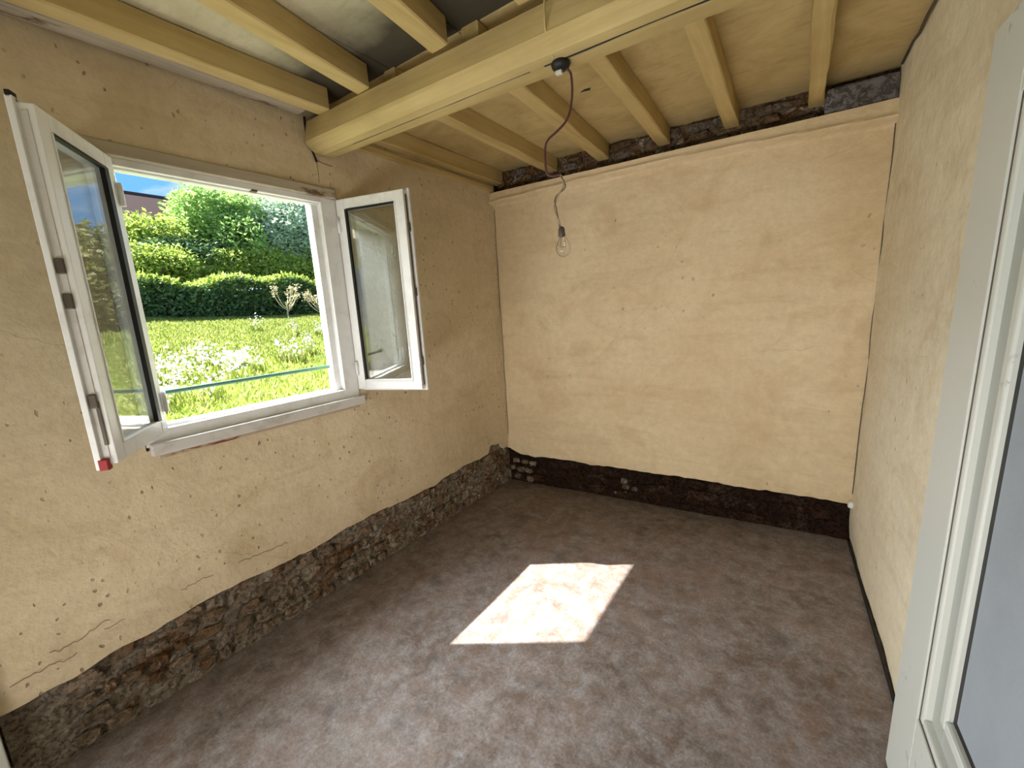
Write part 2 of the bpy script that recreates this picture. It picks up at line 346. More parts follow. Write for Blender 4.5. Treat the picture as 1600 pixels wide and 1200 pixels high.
# back wall
wb = empty('wall_back', kind='structure')
box('masonry', -.285, 2.75, 0, .3, 0, 2.72, CORE, wb, fn=lambda x, y, z: (x, YB(x)+.10+y, z))
EB = lambda x: .250+.012*fbm(x*3, 2)+.008*fbm(x*14, 8)+.05*max(0, 1-abs(x)/.12)-.022*max(0, (x-1.6))
ZL = lambda x: 2.322+.030*math.sin(max(0, min(1, x/2.4))*math.pi)-.012*x/2.4+.006*fbm(x*5, 1)
def frb(u, v):
    e = EB(u); z = v if v > .5 else e+(v-.25)*(.5-e)/.25
    s = min(1, max(0, (z-ZL(u)+.014)/.026)); s = s*s*(3-2*s); lip = math.exp(-((z-ZL(u)-.014)/.012)**2)
    return (u, YB(u) - .050*s - .014*lip - .010*math.exp(-((z-e)/.06)**2) + .006*math.exp(-((z-e)/.012)**2), z)
gridwall('plaster', frb, steps(-.02, XR(3.03, 0)+.06, .035), steps(.25, 2.24, .035)+steps(2.25, 2.405, .0085), (0, 1, 0), .13, PL_B, wb, None, .006)
rough('mortar_bed', lambda u, v: (u, YB(u)+.036-.035*max(0, 1-v/.09), v), steps(-.03, 2.45, .022), steps(-.01, .30, .022), (0, 1, 0), .014, MORTD, wb)
pb = lambda u, z: ((u, YB(u)+.032-.035*max(0, 1-z/.09), z), math.atan(B))
stones(wb, STD, pb, .18, 2.36, 0, .24, 3, .07, .24, 11, .020, .75, EB)
stones(wb, STN, pb, .02, .24, 0, .20, 3, .05, .11, 12, .024, .8, EB)
stones(wb, STG, pb, .86, 1.10, .02, .17, 3, .04, .09, 13, .03, .5, EB)
rough('mortar_bed', lambda u, v: (u, YB(u)+.075, v), steps(-.03, 2.5, .022), steps(2.38, 2.60, .022), (0, 1, 0), .02, STG, wb)
stones(wb, STG, lambda u, z: ((u, YB(u)+.055, z), math.atan(B)), .03, 2.45, 2.40, 2.565, 3, .06, .24, 15, .03, .72)
box('stone', 2.13, 2.43, -.045, .06, 2.41, 2.545, rubble('slate_stone', [(.26, .22, .20), (.30, .27, .26), (.36, .34, .35)], sc=12, rust=(.26, .16, .10), pale=(.44, .44, .47)), wb, .012, lambda x, y, z: (x, YB(x)+.02+y, z+.01*math.sin(x*20)), label='broad grey slate-like stone in the top right corner')
# right wall
wr = empty('wall_right', kind='structure')
box('masonry', 0, .25, -1.6, 3.3, 0, 2.72, CORE, wr, fn=lambda x, y, z: (XR(y, z)+.045+x, y, z))
gridwall('plaster', lambda u, v: (XR(u, v)+.010*max(0, 1-v/.12)+(.006*fbm(u*3, v*3, 5)), u, v), steps(-1.6, 3.06, .04), steps(.012, 2.60, .04), (1, 0, 0), .05, PL_R, wr, None, .007)
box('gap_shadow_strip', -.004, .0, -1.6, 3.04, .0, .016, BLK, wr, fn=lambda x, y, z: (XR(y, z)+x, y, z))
# rear wall behind the camera
box('wall_rear', -.285, 2.9, -1.75, -1.6, 0, 2.72, PL_R, kind='structure')
# unseen slab added outside to keep sun out of the side door, door jamb foot at the frame edge
jb = empty('trim_1', kind='structure')
box('jamb', -.06, .025, -.105, Y0-.006, .0, 2.06, DOORW, jb, .004); box('jamb', -.06, .025, -1.12, -1.06, 0, 2.06, DOORW, jb, .004); box('head', -.06, .025, -1.12, Y0-.006, 2.06, 2.12, DOORW, jb, .004)
box('sun_block_slab', -1.9, TX-.01, -2.2, -.02, 2.2, 2.3, PL_R, kind='structure', label='added slab keeping the sun out of the side door')
# ---------------------------------------------------------------- ceiling panels, joists, beam
ce = empty('ceiling', (0, 0, 0), kind='structure')
jr = [(.035, .035, .07), (.507, .522, .075), (.893, .963, .085), (1.298, 1.343, .075), (1.687, 1.715, .075), (2.093, 2.105, .07)]  # x at back wall, x at beam, width
xs = [-.10]+[(a+b)/2 for a, b, _ in jr]+[2.62]
for i in range(7):
    x0, x1 = xs[i]+.002, xs[i+1]-.002
    box('panel', x0, x1, 1.46, 3.2, H, H+.03, PANR, ce, .003, lambda x, y, z: (x, y, z+.006*fbm(x*3, y*2)))
xl = [-.10, .13, .53, .93, 1.33, 1.76, 2.19, 2.75]
for i in range(7):
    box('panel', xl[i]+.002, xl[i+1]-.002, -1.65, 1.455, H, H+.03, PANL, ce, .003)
box('roof_void_boards', -.285, 2.95, -1.75, 3.4, H+.10, H+.16, CORE, ce)
# small holes broken in the panels
for (x, y, s) in ((1.12, 2.22, .030), (1.36, 1.83, .022), (.72, 2.05, .012)):
    bm = bmesh.new(); vv = [bm.verts.new((x+s*a, y+s*b*.7, H-.001+q)) for q in (0, .003) for a, b in ((-1.2, .1), (-.2, -.6), (.9, -.3), (.5, .7), (-.3, .3))]
    bm.faces.new(vv[:5]); bm.faces.new(vv[5:][::-1])
    for q in range(5): bm.faces.new((vv[q], vv[(q+1) % 5], vv[5+(q+1) % 5], vv[5+q]))
    me = bpy.data.meshes.new('hole'); bm.to_mesh(me); bm.free(); link('broken_hole', me, BLK, ce)
JZ = 2.48; JH = H-JZ
names = ['thin tan ceiling joist tight against the window wall beyond the beam', 'tan painted joist beyond the beam, next out from the window wall',
         'tan painted joist beyond the beam, behind the top of the hanging cable', 'tan painted joist beyond the beam, just right of the hanging cable',
         'tan painted joist beyond the beam, second from the right wall', 'slightly bowed tan joist beyond the beam, nearest the right wall']
for i, (xb, xc, wd) in enumerate(jr):
    y1 = YB(xb)+.05; y0 = 1.445
    xs0 = xc+(xc-xb)*(1.445-1.87)/(1.87-2.9)
    me = beam_grid((xs0, y0, JZ+JH/2-.0005), (xb, y1, JZ+JH/2-.0005), (wd, 0, 0), (0, 0, JH), 16, .006 if i < 5 else .014, .005, 'ceiling_joist', i+1)
    link('ceiling_joist', me, JW, label=names[i], category='joist', group='joists beyond the beam')
jl = [(.155, .155, .075), (.69, .452, .082), (1.10, .915, .085), (1.45, 1.318, .085), (1.80, 1.74, .08)]
nl = ['tan joist running along the top of the window wall this side of the beam', 'tan joist this side of the beam above the open left sash',
      'tan joist this side of the beam, meeting it halfway along', 'tan joist this side of the beam, only its end tip showing at the top edge', 'tan joist this side of the beam, out towards the right wall']
for i, (xn, xb, wd) in enumerate(jl):
    xf = xb+(xb-xn)*(-1)*(1.5)/1.35
    me = beam_grid((xn+(xn-xb)*1.1, -1.5, JZ+JH/2-.0005), (xb, 1.35, JZ+JH/2-.0005), (wd, 0, 0), (0, 0, JH), 22, .005, .005, 'ceiling_joist', i+11)
    link('ceiling_joist', me, JW, label=nl[i], category='joist', group='joists this side of the beam')
# narrow trim strip along the window wall below the first joist
link('trim_2', beam_grid((.055, -1.5, 2.505), (.055, 1.29, 2.505), (.075, 0, 0), (0, 0, .03), 16, .004, .004, 'trim', 31), WNB, None, kind='structure')
link('trim_3', beam_grid((.012, 1.50, 2.44), (.012, 2.86, 2.44), (.022, 0, 0), (0, 0, .04), 16, .004, .004, 'trim', 33), JW, None, kind='structure')
# the beam : swept section with chamfer, groove along the underside
def beamsec(x):
    n0 = 1.365+.040*x; f0 = 1.465+.060*x
    return [(f0, 2.34), (f0, 2.478), (n0-.03, 2.478), (n0-.052, 2.378), (n0-.046, 2.366), (n0-.004, 2.337), (n0+.040, 2.335), (n0+.0425, 2.352), (n0+.0495, 2.352), (n0+.051, 2.335)]
V = []; F = []; m_ = 10; nn = 60
for i in range(nn+1):
    x = .012+i*(2.50)/nn
    for j, (y, z) in enumerate(beamsec(x)):
        q = noise.noise(Vector((x*2, j*.3, 3)))*.005+noise.noise(Vector((x*11, j*1.7, 5)))*.0018
        V.append((x, y+q, min(z+q*.6, 2.479)))
for i in range(nn):
    for j in range(m_): a, b = i*m_+j, i*m_+(j+1) % m_; F.append((a, b, b+m_, a+m_))
F.append(tuple(range(m_))); F.append(tuple(nn*m_+j for j in range(m_))[::-1])
me = mesh('timber', V, F); bm = bmesh.new(); bm.from_mesh(me); bmesh.ops.recalc_face_normals(bm, faces=bm.faces); bm.to_mesh(me); bm.free()
bmr = empty('ceiling_beam', (0, 0, 0), label='large tan painted timber beam crossing the room over the window', category='beam')
link('timber', me, BWD, bmr)
# dark crack widening to the right in the underside groove
tube('crack', [(1.30+.1*i, 1.411+.040*(1.30+.1*i)+.004*math.sin(i*1.3), 2.3385) for i in range(12)], .0045, BLK, bmr)
tube('crack', [(.25+.11*i, 1.411+.040*(.25+.11*i)+.002*math.sin(i*2.3), 2.3375) for i in range(10)], .0018, GRM, bmr)
# conduit painted over on the beam face
tube('painted_cord', [(1.362, 1.368, 2.478), (1.362, 1.362, 2.40), (1.360, 1.375, 2.368), (1.352, 1.43, 2.334)], .0035, JW, bmr, label='thin cord painted over in tan')
# plaster crack and cable stub by the beam end
tube('crack', [(.004, 1.335, 2.50), (.006, 1.33, 2.42), (.003, 1.355, 2.36), (.005, 1.37, 2.30)], .005, BLK, wl)
tube('crack', [(.001, 1.37, 2.31), (.001, 1.42, 2.300), (.0, 1.46, 2.30)], .0014, GRM, wl)
tube('crack', [(.001, 1.372, 2.30), (.001, 1.376, 2.25), (.0, 1.372, 2.20)], .0012, GRM, wl)
r_ = random.Random(5)
for (a, b, dz) in ((.0, .16, .085), (.24, .40, .105), (.48, .60, .10), (.70, .93, .10), (.10, .26, .13)):
    P = [(.0035, a+(b-a)*i/14, EL(a+(b-a)*i/14)+dz+r_.uniform(-.006, .006)) for i in range(15)]; tube('crack', P, .0009, GRM, wl, smooth=False)
P = [(XR(3.0-i*.1, 2.56)-.008, 3.0-i*.1, 2.562+r_.uniform(-.010, .010)) for i in range(16)]; tube('crack', P, .006, GRM, wr, smooth=False)
P = [(XR(3.0, z)-.004+r_.uniform(-.003, .003), YB(2.4)-.006, z) for z in [.3+.13*i for i in range(17)]]; tube('crack', P, .0022, GRM, wr, smooth=False)
P = [(.006+r_.uniform(-.003, .003), YB(0)-.004, z) for z in [.42+.11*i for i in range(18)]]; tube('crack', P, .0022, GRM, wl, smooth=False)
# ---------------------------------------------------------------- window
win = empty('window_1', (0, 0, 0), kind='structure')
fy0, fy1, fz0, fz1 = HO[0]+.002, HO[1]-.002, HO[2]+.012, 2.132; ox0, ox1 = -.072, -.004
oy0, oy1, oz0, oz1 = .553, 1.332, 1.122, 2.105
fr_ = empty('frame'); fr_.parent = win
def bar(par, nm, x0, x1, y0, y1, z0, z1, mt=PVC, bev=.004, **k): return box(nm, x0, x1, y0, y1, z0, z1, mt, par, bev, **k)
bar(fr_, 'jamb', ox0, ox1, fy0, oy0, fz0, fz1); bar(fr_, 'jamb', ox0, ox1, oy1+.035, fy1, fz0, fz1)
bar(fr_, 'head', ox0, ox1-.001, fy0, fy1, oz1, fz1+.002); bar(fr_, 'bottom_rail', ox0, ox1-.001, fy0, fy1, oz0-.065, oz0-.012)
bar(fr_, 'rebate', ox0+.002, ox1-.034, oy1, oy1+.04, oz0-.04, oz1+.01); bar(fr_, 'rebate', ox0+.002, ox1-.030, oy0-.01, oy0+.010, oz0-.04, oz1+.01)
bar(fr_, 'rebate', ox0+.002, ox1-.032, fy0+.03, fy1-.04, oz0-.02, oz0); bar(fr_, 'rebate', ox0+.002, ox1-.022, fy0+.03, fy1-.04, oz1-.008, oz1+.012)
bar(fr_, 'striker_plate', ox1-.03, ox1+.002, 1.03, 1.055, oz1-.004, oz1+.004, GRM, .001)
bar(win, 'sill', -.055, .026, fy0+.01, fy1+.015, fz0-.034, fz0+.014, SILL, .006)
bar(win, 'lower_board', -.02, .012, fy0+.03, fy1-.02, fz0-.050, fz0-.030, wood('worn_red_paint', (.42, .33, .23), (.50, .40, .29), 'y', (.20, .05, .03), 2, .52), .004)
link('head_board', beam_grid((-.016, fy0-.01, 2.158), (-.012, fy1-.01, 2.156), (.058, 0, 0), (0, 0, .050), 14, .002, .005, 'head_board', 51), WNB, win)
REV = plain('white_reveal', (.55, .54, .52), .8)
for (a, b, c_, d_) in ((HO[0]-.001, HO[0]+.012, HO[2]+.045, HO[3]), (HO[1]-.006, HO[1]+.001, HO[2]+.045, HO[3]), (HO[0]+.012, HO[1]-.006, HO[3]-.006, HO[3]+.001)):
    bar(win, 'reveal', TX-.004, ox0-.001, a, b, c_, d_, REV, .002)
bar(win, 'outer_sill', TX-.05, ox0, HO[0]-.0, HO[1], HO[2]-.03, HO[2]+.045, plain('stone_sill', (.42, .40, .36), .8), .006)
# sashes
def sash(Hx, Hy, dx, dy, nx, ny, name, label, wd=.415, z0=1.098, z1=2.130, th=.052):
    """exterior face through (Hx,Hy) in direction d, outward normal n faces the camera"""
    l_ = math.hypot(dx, dy); dx, dy = dx/l_, dy/l_
    fn = lambda u, w_, z: (Hx+dx*u-nx*w_, Hy+dy*u-ny*w_, z)
    s = empty(name); s.parent = win; s['label'] = label
    fb = .054
    bx = lambda nm, u0, u1, w0, w1, a, b, mt, bev=.003: box(nm, u0, u1, w0, w1, a, b, mt, s, bev, fn)
    bx('stile', 0, fb, 0, th, z0, z1, PVC); bx('stile', wd-fb, wd, 0, th, z0, z1, PVC)
    bx('rail', fb, wd-fb, 0.0005, th-.0005, z0, z0+fb, PVC); bx('rail', fb, wd-fb, .0005, th-.0005, z1-fb, z1, PVC)
    bx('overlap_lip', wd-.012, wd+.013, th-.016, th, z0-.012, z1+.012, PVC, .002); bx('overlap_lip', .0, wd, th-.016, th-.001, z1-.001, z1+.012, PVC, .002); bx('overlap_lip', .0, wd, th-.016, th-.001, z0-.012, z0+.001, PVC, .002)
    g = .007
    for w0, w1 in ((-.0035, .012), ):   # gasket ring
        bx('gasket', fb-.002, fb+g+(.020 if name == 'left_sash' else .003), w0, w1, z0+fb, z1-fb, BLK, .001); bx('glazing_bead', wd-fb-g*.5, wd-fb+.002, w0, w1, z0+fb, z1-fb, PVC, .001)
        bx('glazing_bead', fb+g, wd-fb-g*.5, w0, w1, z0+fb-.002, z0+fb+.004, PVC, .001); bx('gasket', fb+g, wd-fb-g*.5, w0, w1, z1-fb-g, z1-fb+.002, BLK, .001)
    bx('glass_pane', fb-.002, wd-fb+.002, .011, .015, z0+fb-.002, z1-fb+.002, GLS, 0); bx('glass_pane', fb-.002, wd-fb+.002, .031, .035, z0+fb-.002, z1-fb+.002, GLS, 0)
    bx('espagnolette_strip', wd+.0005, wd+.003, .016, .030, z0+.02, z1-.02, SILL if name == 'left_sash' else GRM, .0005)
    return s, bx, fn
sl_, bxl, fnl = sash(.0, .553, .347, -.233, .557, .830, 'left_sash', 'left sash swung wide open, glass mirroring the garden')
for zc in (1.30, 1.60, 1.70): bxl('roller_cam', .4155, .424, .014, .034, zc-.022, zc+.022, GRM, .003)
bxl('roller_cam', .4155, .420, .012, .022, 1.16, 1.30, GRM, .002)
bxl('corner_cap', .405, .430, .020, .044, 1.082, 1.118, RED, .003)
for zc in (2.135,): bxl('corner_pin', .400, .428, .038, .050, zc, zc+.02, BLK, .002)
sr_, bxr, fnr = sash(.0, 1.452, .40, .12, .287, -.958, 'right_sash', 'right sash standing open at a right angle')
for zc in (1.25, 1.62, 1.95): bxr('roller_cam', .4155, .423, .014, .034, zc-.022, zc+.022, GRM, .003)
bxr('weather_seal', .400, .424, .052, .060, 1.09, 2.14, GRM, .002)
for y_, sg in ((.545, -1), (1.462, 1)):
    for zc in (1.22, 2.0): lathe('hinge', [(.0, -.04), (.008, -.04), (.008, .04), (0, .04)], (.010, y_-.012*sg, zc), PVC, win, 10)
# ---------------------------------------------------------------- door against the right wall
dr = empty('door_1', (0, 0, 0), kind='structure')
def dfn(s, o, z):      # s from free edge toward camera, o out from wall, z up
    y = 1.545-s; return (XR(y, z)-o, y, z)
def db(nm, s0, s1, o0, o1, z0, z1, mt=DOORW, bev=.003, n=1): return box(nm, s0, s1, o0, o1, z0, z1, mt, dr, bev, dfn)
SW = .19; DW = 1.15; ZB = .36; ZT = 1.865; ZH = 2.055
db('stile', 0, SW, .03, .07, .012, ZH); db('stile', DW-SW, DW, .03, .07, .012, ZH)
db('rail', SW, DW-SW, .0305, .0695, .012, ZB); db('rail', SW, DW-SW, .0305, .0695, ZT, ZH)
def ring(nm, i0, i1, o0, o1, mt=DOORW, bev=.003):
    a, b = SW+i0, SW+i1; c0, c1 = DW-SW-i1, DW-SW-i0
    db(nm, a, b, o0, o1, ZB+i0, ZT-i0, mt, bev); db(nm, c0, c1, o0, o1, ZB+i0, ZT-i0, mt, bev)
    db(nm, b, c0, o0+.0004, o1-.0004, ZB+i0, ZB+i1, mt, bev); db(nm, b, c0, o0+.0004, o1-.0004, ZT-i1, ZT-i0, mt, bev)
ring('groove', -.001, .013, .03, .0655, GRM, 0)
ring('moulding', .013, .034, .03, .068, DOORW, .005); ring('moulding', .034, .110, .03, .052, DOORSH, .002); ring('moulding', .110, .140, .03, .064, DOORW, .006)
ring('groove', .140, .156, .03, .0505, BLK, 0)
db('panel', SW+.154, DW-SW-.154, .034, .050, ZB+.154, ZT-.154, DPAN, .002)
for zc in (.25, 1.05, 1.85):
    P = dfn(DW+.004, .05, zc); lathe('hinge', [(0, -.045), (.009, -.045), (.009, .045), (0, .045)], P, GRM, dr, 10)
# ---------------------------------------------------------------- hanging lamp
bl = empty('hanging_bulb', (1.351, 1.483, 2.338), label='bare clear light bulb hanging from the beam on a kinked brown cable', category='light bulb')
def loc_(o, P): o.location = -Vector(bl.location); return o
loc_(lathe('ceiling_hook_plate', [(0, .010), (.030, .008), (.034, .0), (.030, -.012), (.018, -.020), (0, -.022)], (1.356, 1.478, 2.330), BLK, bl), 0)
loc_(box('connector_block', 1.338, 1.362, 1.468, 1.484, 2.298, 2.312, plain('clear_connector', (.6, .58, .5), .3), bl, .003), 0)
pts = [(1.362, 1.483, 2.318), (1.384, 1.494, 2.312), (1.388, 1.498, 2.27), (1.386, 1.499, 2.22), (1.372, 1.493, 2.155), (1.335, 1.474, 2.118), (1.300, 1.457, 2.095), (1.292, 1.452, 2.06), (1.291, 1.453, 2.01), (1.296, 1.455, 1.975), (1.318, 1.466, 1.968), (1.338, 1.476, 1.972)]
loc_(tube('cable', pts, .0042, plain('brown_cable', (.085, .035, .032), .5), bl), 0)
p2 = [(1.338, 1.476, 1.972), (1.350, 1.483, 1.95), (1.352, 1.483, 1.925), (1.330, 1.472, 1.908), (1.319, 1.466, 1.885), (1.316, 1.465, 1.86), (1.326, 1.470, 1.82), (1.334, 1.474, 1.785)]
for k_ in (0, 1):
    q2 = [(x+.006*math.cos(i*1.9+k_*math.pi)*(1 if 0 < i < 7 else .3), y+.006*math.sin(i*1.9+k_*math.pi), z) for i, (x, y, z) in enumerate(p2)]
    loc_(tube('twisted_wire', q2, .0026, plain('grey_brown_wire' if k_ else 'tan_wire', (.16, .12, .09) if k_ else (.36, .28, .19), .5), bl), 0)
loc_(lathe('lamp_holder', [(0, .022), (.008, .022), (.012, .014), (.013, -.010), (.010, -.014), (0, -.014)], (1.336, 1.475, 1.768), plain('dark_holder', (.08, .06, .05), .4), bl), 0)
bu = lathe('bulb', [(.0095, .030), (.0105, .018), (.017, .006), (.0245, -.010), (.027, -.024), (.0245, -.038), (.016, -.048), (.006, -.052), (0.0005, -.0525)], (1.340, 1.477, 1.735), BGL, bl)
loc_(bu, 0)
mr_ = bu.modifiers.new('shell', 'SOLIDIFY'); mr_.thickness = .001; mr_.offset = -1
loc_(tube('filament', [(1.334, 1.475, 1.752), (1.330, 1.474, 1.722), (1.337, 1.477, 1.716), (1.343, 1.479, 1.721), (1.349, 1.480, 1.716), (1.346, 1.479, 1.752)], .0009, GRM, bl, smooth=False), 0)
# white pipe stub in the right hand corner above the dark band
pc = lathe('pipe_cap', [(0, 0), (.016, 0), (.019, .006), (.019, .022), (.013, .028), (.010, .034), (0, .036)], (2.383, 2.995, .228), PVC, None, 16)
pc['label'] = 'small white plastic pipe cap low in the far right corner'; pc['category'] = 'pipe cap'

# ================================================================ garden
GZ = lambda x, y: .93+.112*(-.5-x)+.02*math.sin(y*1.3+x)+.05*fbm(x*.35, y*.35) if x > -8 else .93+.112*7.5+.03*(-8-x)
gr = Mat('meadow_soil', .95, .1); gr.col(gr.mix(gr.noise(3, 6, .7), (.16, .22, .04), (.26, .31, .07)))
xs = [-.33-.0]+[-.5-i*.35 for i in range(1, 60)]; ys = [-9+i*.5 for i in range(64)]; V = []; F = []
for x in xs:
    for y in ys: V.append((x, y, GZ(x, y)))
n_ = len(ys)
for i in range(len(xs)-1):
    for j in range(n_-1): a = i*n_+j; F.append((a, a+1, a+n_+1, a+n_))
link('garden_ground', mesh('garden_ground', V, F, True), gr.m, kind='structure')
far = plain('far_field', (.14, .2, .05), .95); link('far_ground', mesh('far_ground', [(-90, -90, 1.75), (-20, -90, 1.75), (-20, 120, 1.75), (-90, 120, 1.75), (-20, 22, 1.7), (12, 22, 1.7), (12, 120, 1.7), (-20, 120, 1.7)], [(0, 1, 2, 3), (4, 5, 6, 7)]), far, kind='structure')
def leafmat(name, a, b, c_=None, trans=.35, yel=None):
    m = Mat(name, .5, .35)
    at = m.n('Attribute', attribute_name='tint', attribute_type='GEOMETRY')
    k = m.ramp(at.outputs['Fac'], [(0, a), (.55, b), (1, c_ or b)]); m.col(k)
    tl = m.n('BsdfTranslucent'); ms = m.n('MixShader'); ms.inputs[0].default_value = trans
    m.l(k, tl.inputs['Color']); out = m.t.nodes['Material Output']; m.l(m.b.outputs[0], ms.inputs[1]); m.l(tl.outputs[0], ms.inputs[2]); m.l(ms.outputs[0], out.inputs[0]); return m.m
def leaves(name, P, sizes, mat, parent=None, upright=0.0, asp=.5, **k):
    """P (n,3) leaf bases, random orientation; one diamond with a fold per leaf"""
    n = len(P); d = rng.normal(size=(n, 3)); d[:, 2] = np.abs(d[:, 2])*.6+upright*2.5; d /= np.linalg.norm(d, axis=1)[:, None]
    s = rng.normal(size=(n, 3)); s -= (s*d).sum(1)[:, None]*d; s /= np.linalg.norm(s, axis=1)[:, None]; nn_ = np.cross(d, s)
    sz = np.asarray(sizes).reshape(-1, 1)*np.ones((n, 1))
    V = np.empty((n, 4, 3)); V[:, 0] = P; V[:, 1] = P+d*sz*.5+s*sz*asp*.5+nn_*sz*.1; V[:, 2] = P+d*sz; V[:, 3] = P+d*sz*.5-s*sz*asp*.5+nn_*sz*.1
    me = bpy.data.meshes.new(name); me.vertices.add(4*n); me.vertices.foreach_set('co', V.ravel())
    idx = np.arange(n)[:, None]*4; T = np.concatenate([idx+np.array([[0, 1, 2]]), idx+np.array([[0, 2, 3]])], 1).ravel()
    me.loops.add(6*n); me.loops.foreach_set('vertex_index', T.astype(np.int32)); me.polygons.add(2*n); me.polygons.foreach_set('loop_start', np.arange(0, 6*n, 3, dtype=np.int32))
    me.update(calc_edges=True); at = me.attributes.new('tint', 'FLOAT', 'POINT'); at.data.foreach_set('value', np.repeat(rng.random(n), 4).astype(np.float32)); me.validate()
    return link(name, me, mat, parent, **k)
def crownpts(n, c, r, lumps, seed):
    g = np.random.default_rng(seed); C_ = []
    for i in range(lumps):
        d = g.normal(size=3); d /= np.linalg.norm(d); d[2] = abs(d[2])*1.0-.25; C_.append((np.array(c)+d*np.array(r)*g.uniform(.35, .75), g.uniform(.28, .5)))
    out = []
    for q, s in C_:
        m = n//lumps; d = g.normal(size=(m, 3)); d /= np.linalg.norm(d, axis=1)[:, None]; rad = g.uniform(.72, 1.05, (m, 1)); out.append(q+d*rad*np.array(r)*s)
    return np.concatenate(out)
LV1 = leafmat('leaf_bright', (.22, .38, .10), (.36, .54, .16), (.52, .66, .26), .45)
LV2 = leafmat('leaf_silver', (.34, .48, .32), (.60, .72, .56), (.80, .86, .78), .5)
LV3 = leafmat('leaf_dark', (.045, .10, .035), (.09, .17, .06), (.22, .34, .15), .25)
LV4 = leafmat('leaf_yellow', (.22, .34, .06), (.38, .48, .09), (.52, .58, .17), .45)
LVB = leafmat('leaf_olive', (.15, .17, .06), (.26, .27, .10), (.38, .34, .18), .4)
BARK = plain('bark', (.12, .09, .06), .95)
def tree(label, x, y, cz, r, n, mat, size, seed, lumps=14, group=None, name='tree', cat='tree'):
    g = GZ(max(x, -14), y) if x > -14 else 1.75; t_ = empty(name, (x, y, g), label=label, category=cat)
    if group: t_['group'] = group
    k = crownpts(n, (0, 0, cz-g), r, lumps, seed); leaves('foliage', k, rng.uniform(size*.6, size*1.3, len(k)), mat, t_, kind='stuff')
    tr_ = random.Random(seed); br = [(0, 0, -.1), (.05, .03, (cz-g)*.4), (-.04, .06, (cz-g)*.8), (0, 0, cz-g+.2*r[2])]
    tube('trunk', br, .05+.03*r[2], BARK, t_)
    for q in range(5):
        a = tr_.uniform(0, 6.28); tube('branch', [(0, 0, (cz-g)*.45), (.3*r[0]*math.cos(a), .3*r[1]*math.sin(a), (cz-g)*.75), (.7*r[0]*math.cos(a), .7*r[1]*math.sin(a), cz-g+.1*r[2])], .02+.008*r[2], BARK, t_)
    return t_
# direction tables: world point at distance t from camera along (-1, dy, dz)
at = lambda t_, dy, dz: (2.104-t_, dy*t_, 1.5+dz*t_)
G = 'trees behind the hedge'
tree('broad bright green tree rising centre left behind the hedge', *at(12.5, .42, 0)[:2], 3.75, (1.5, 1.35, 1.5), 26000, LV1, .11, 21, 26, G)
tree('silvery green tree with pale leaves at the right of the view', *at(11.9, .560, 0)[:2], 3.75, (1.0, 1.35, 1.75), 28000, LV2, .11, 22, 26, G)
tree('low yellow green tree in front of the brown roof', *at(12.4, .300, 0)[:2], 2.98, (1.1, 1.35, 1.55), 18000, LV4, .10, 23, 22, G)
tree('tall green tree between the bright and silvery ones', *at(15.0, .51, 0)[:2], 4.6, (1.6, 2.0, 2.6), 24000, LV1, .13, 24, 26, G)
tree('green tree at the far right of the garden beyond the silvery one', *at(14.0, .74, 0)[:2], 4.3, (1.6, 1.9, 2.3), 16000, LV1, .14, 25, 20, G)
tree('dark green shrubby tree low behind the hedge', *at(11.6, .36, 0)[:2], 2.85, (.7, 1.5, .85), 12000, LV3, .10, 26, 18, G)
tree('pale leaved bush between hedge and silvery tree', *at(11.2, .52, 0)[:2], 2.75, (.6, 2.3, .75), 16000, LV4, .09, 27, 22, G, 'bush', 'bush')
tree('yellow green bush behind the left end of the hedge in view', *at(11.0, .28, 0)[:2], 2.65, (.6, 1.3, .75), 10000, LV4, .09, 30, 16, G, 'bush', 'bush')
tree('olive green tree mirrored in the open left sash', -3.6, 11.2, 3.6, (2.4, 1.8, 2.7), 20000, LVB, .17, 28, 20, 'trees seen only as reflections')
tree('dusty olive bush mirrored in the open left sash', -4.9, 8.4, 2.1, (2.6, 1.3, 1.5), 16000, LVB, .14, 29, 14, 'trees seen only as reflections', 'bush', 'bush')
# hedge
hd = empty('hedge', (-7.2, 4, GZ(-7.2, 4)), label='long clipped dark green hedge across the back of the garden', category='hedge')
n = 52000; hy = rng.uniform(-3, 9, n); k_ = rng.random(n); hx = np.where(k_ < .5, rng.uniform(-7.12, -6.92, n), rng.uniform(-8.3, -6.95, n))
top = .66+.09*np.sin(hy*1.7)+.06*np.sin(hy*5.1+1); hz = np.where(k_ < .5, rng.uniform(0, 1, n)*top, top+rng.normal(0, .035, n))
gz_ = np.array([GZ(-7.2, y) for y in hy]); P = np.stack([hx+7.2, hy-4, hz+gz_-hd.location.z], 1)
mface = k_ < .5
leaves('face_foliage', P[mface], rng.uniform(.05, .11, mface.sum()), LV3, hd, kind='stuff'); leaves('top_foliage', P[~mface], rng.uniform(.06, .12, (~mface).sum()), LV4, hd, .3, kind='stuff')  # darker leaves on the face: its shade is put into the colour
box('inner_twigs', -1.05, -.05+.06, -7, 5, -.15, .54, plain('hedge_inside', (.018, .03, .012), 1), hd, .1)
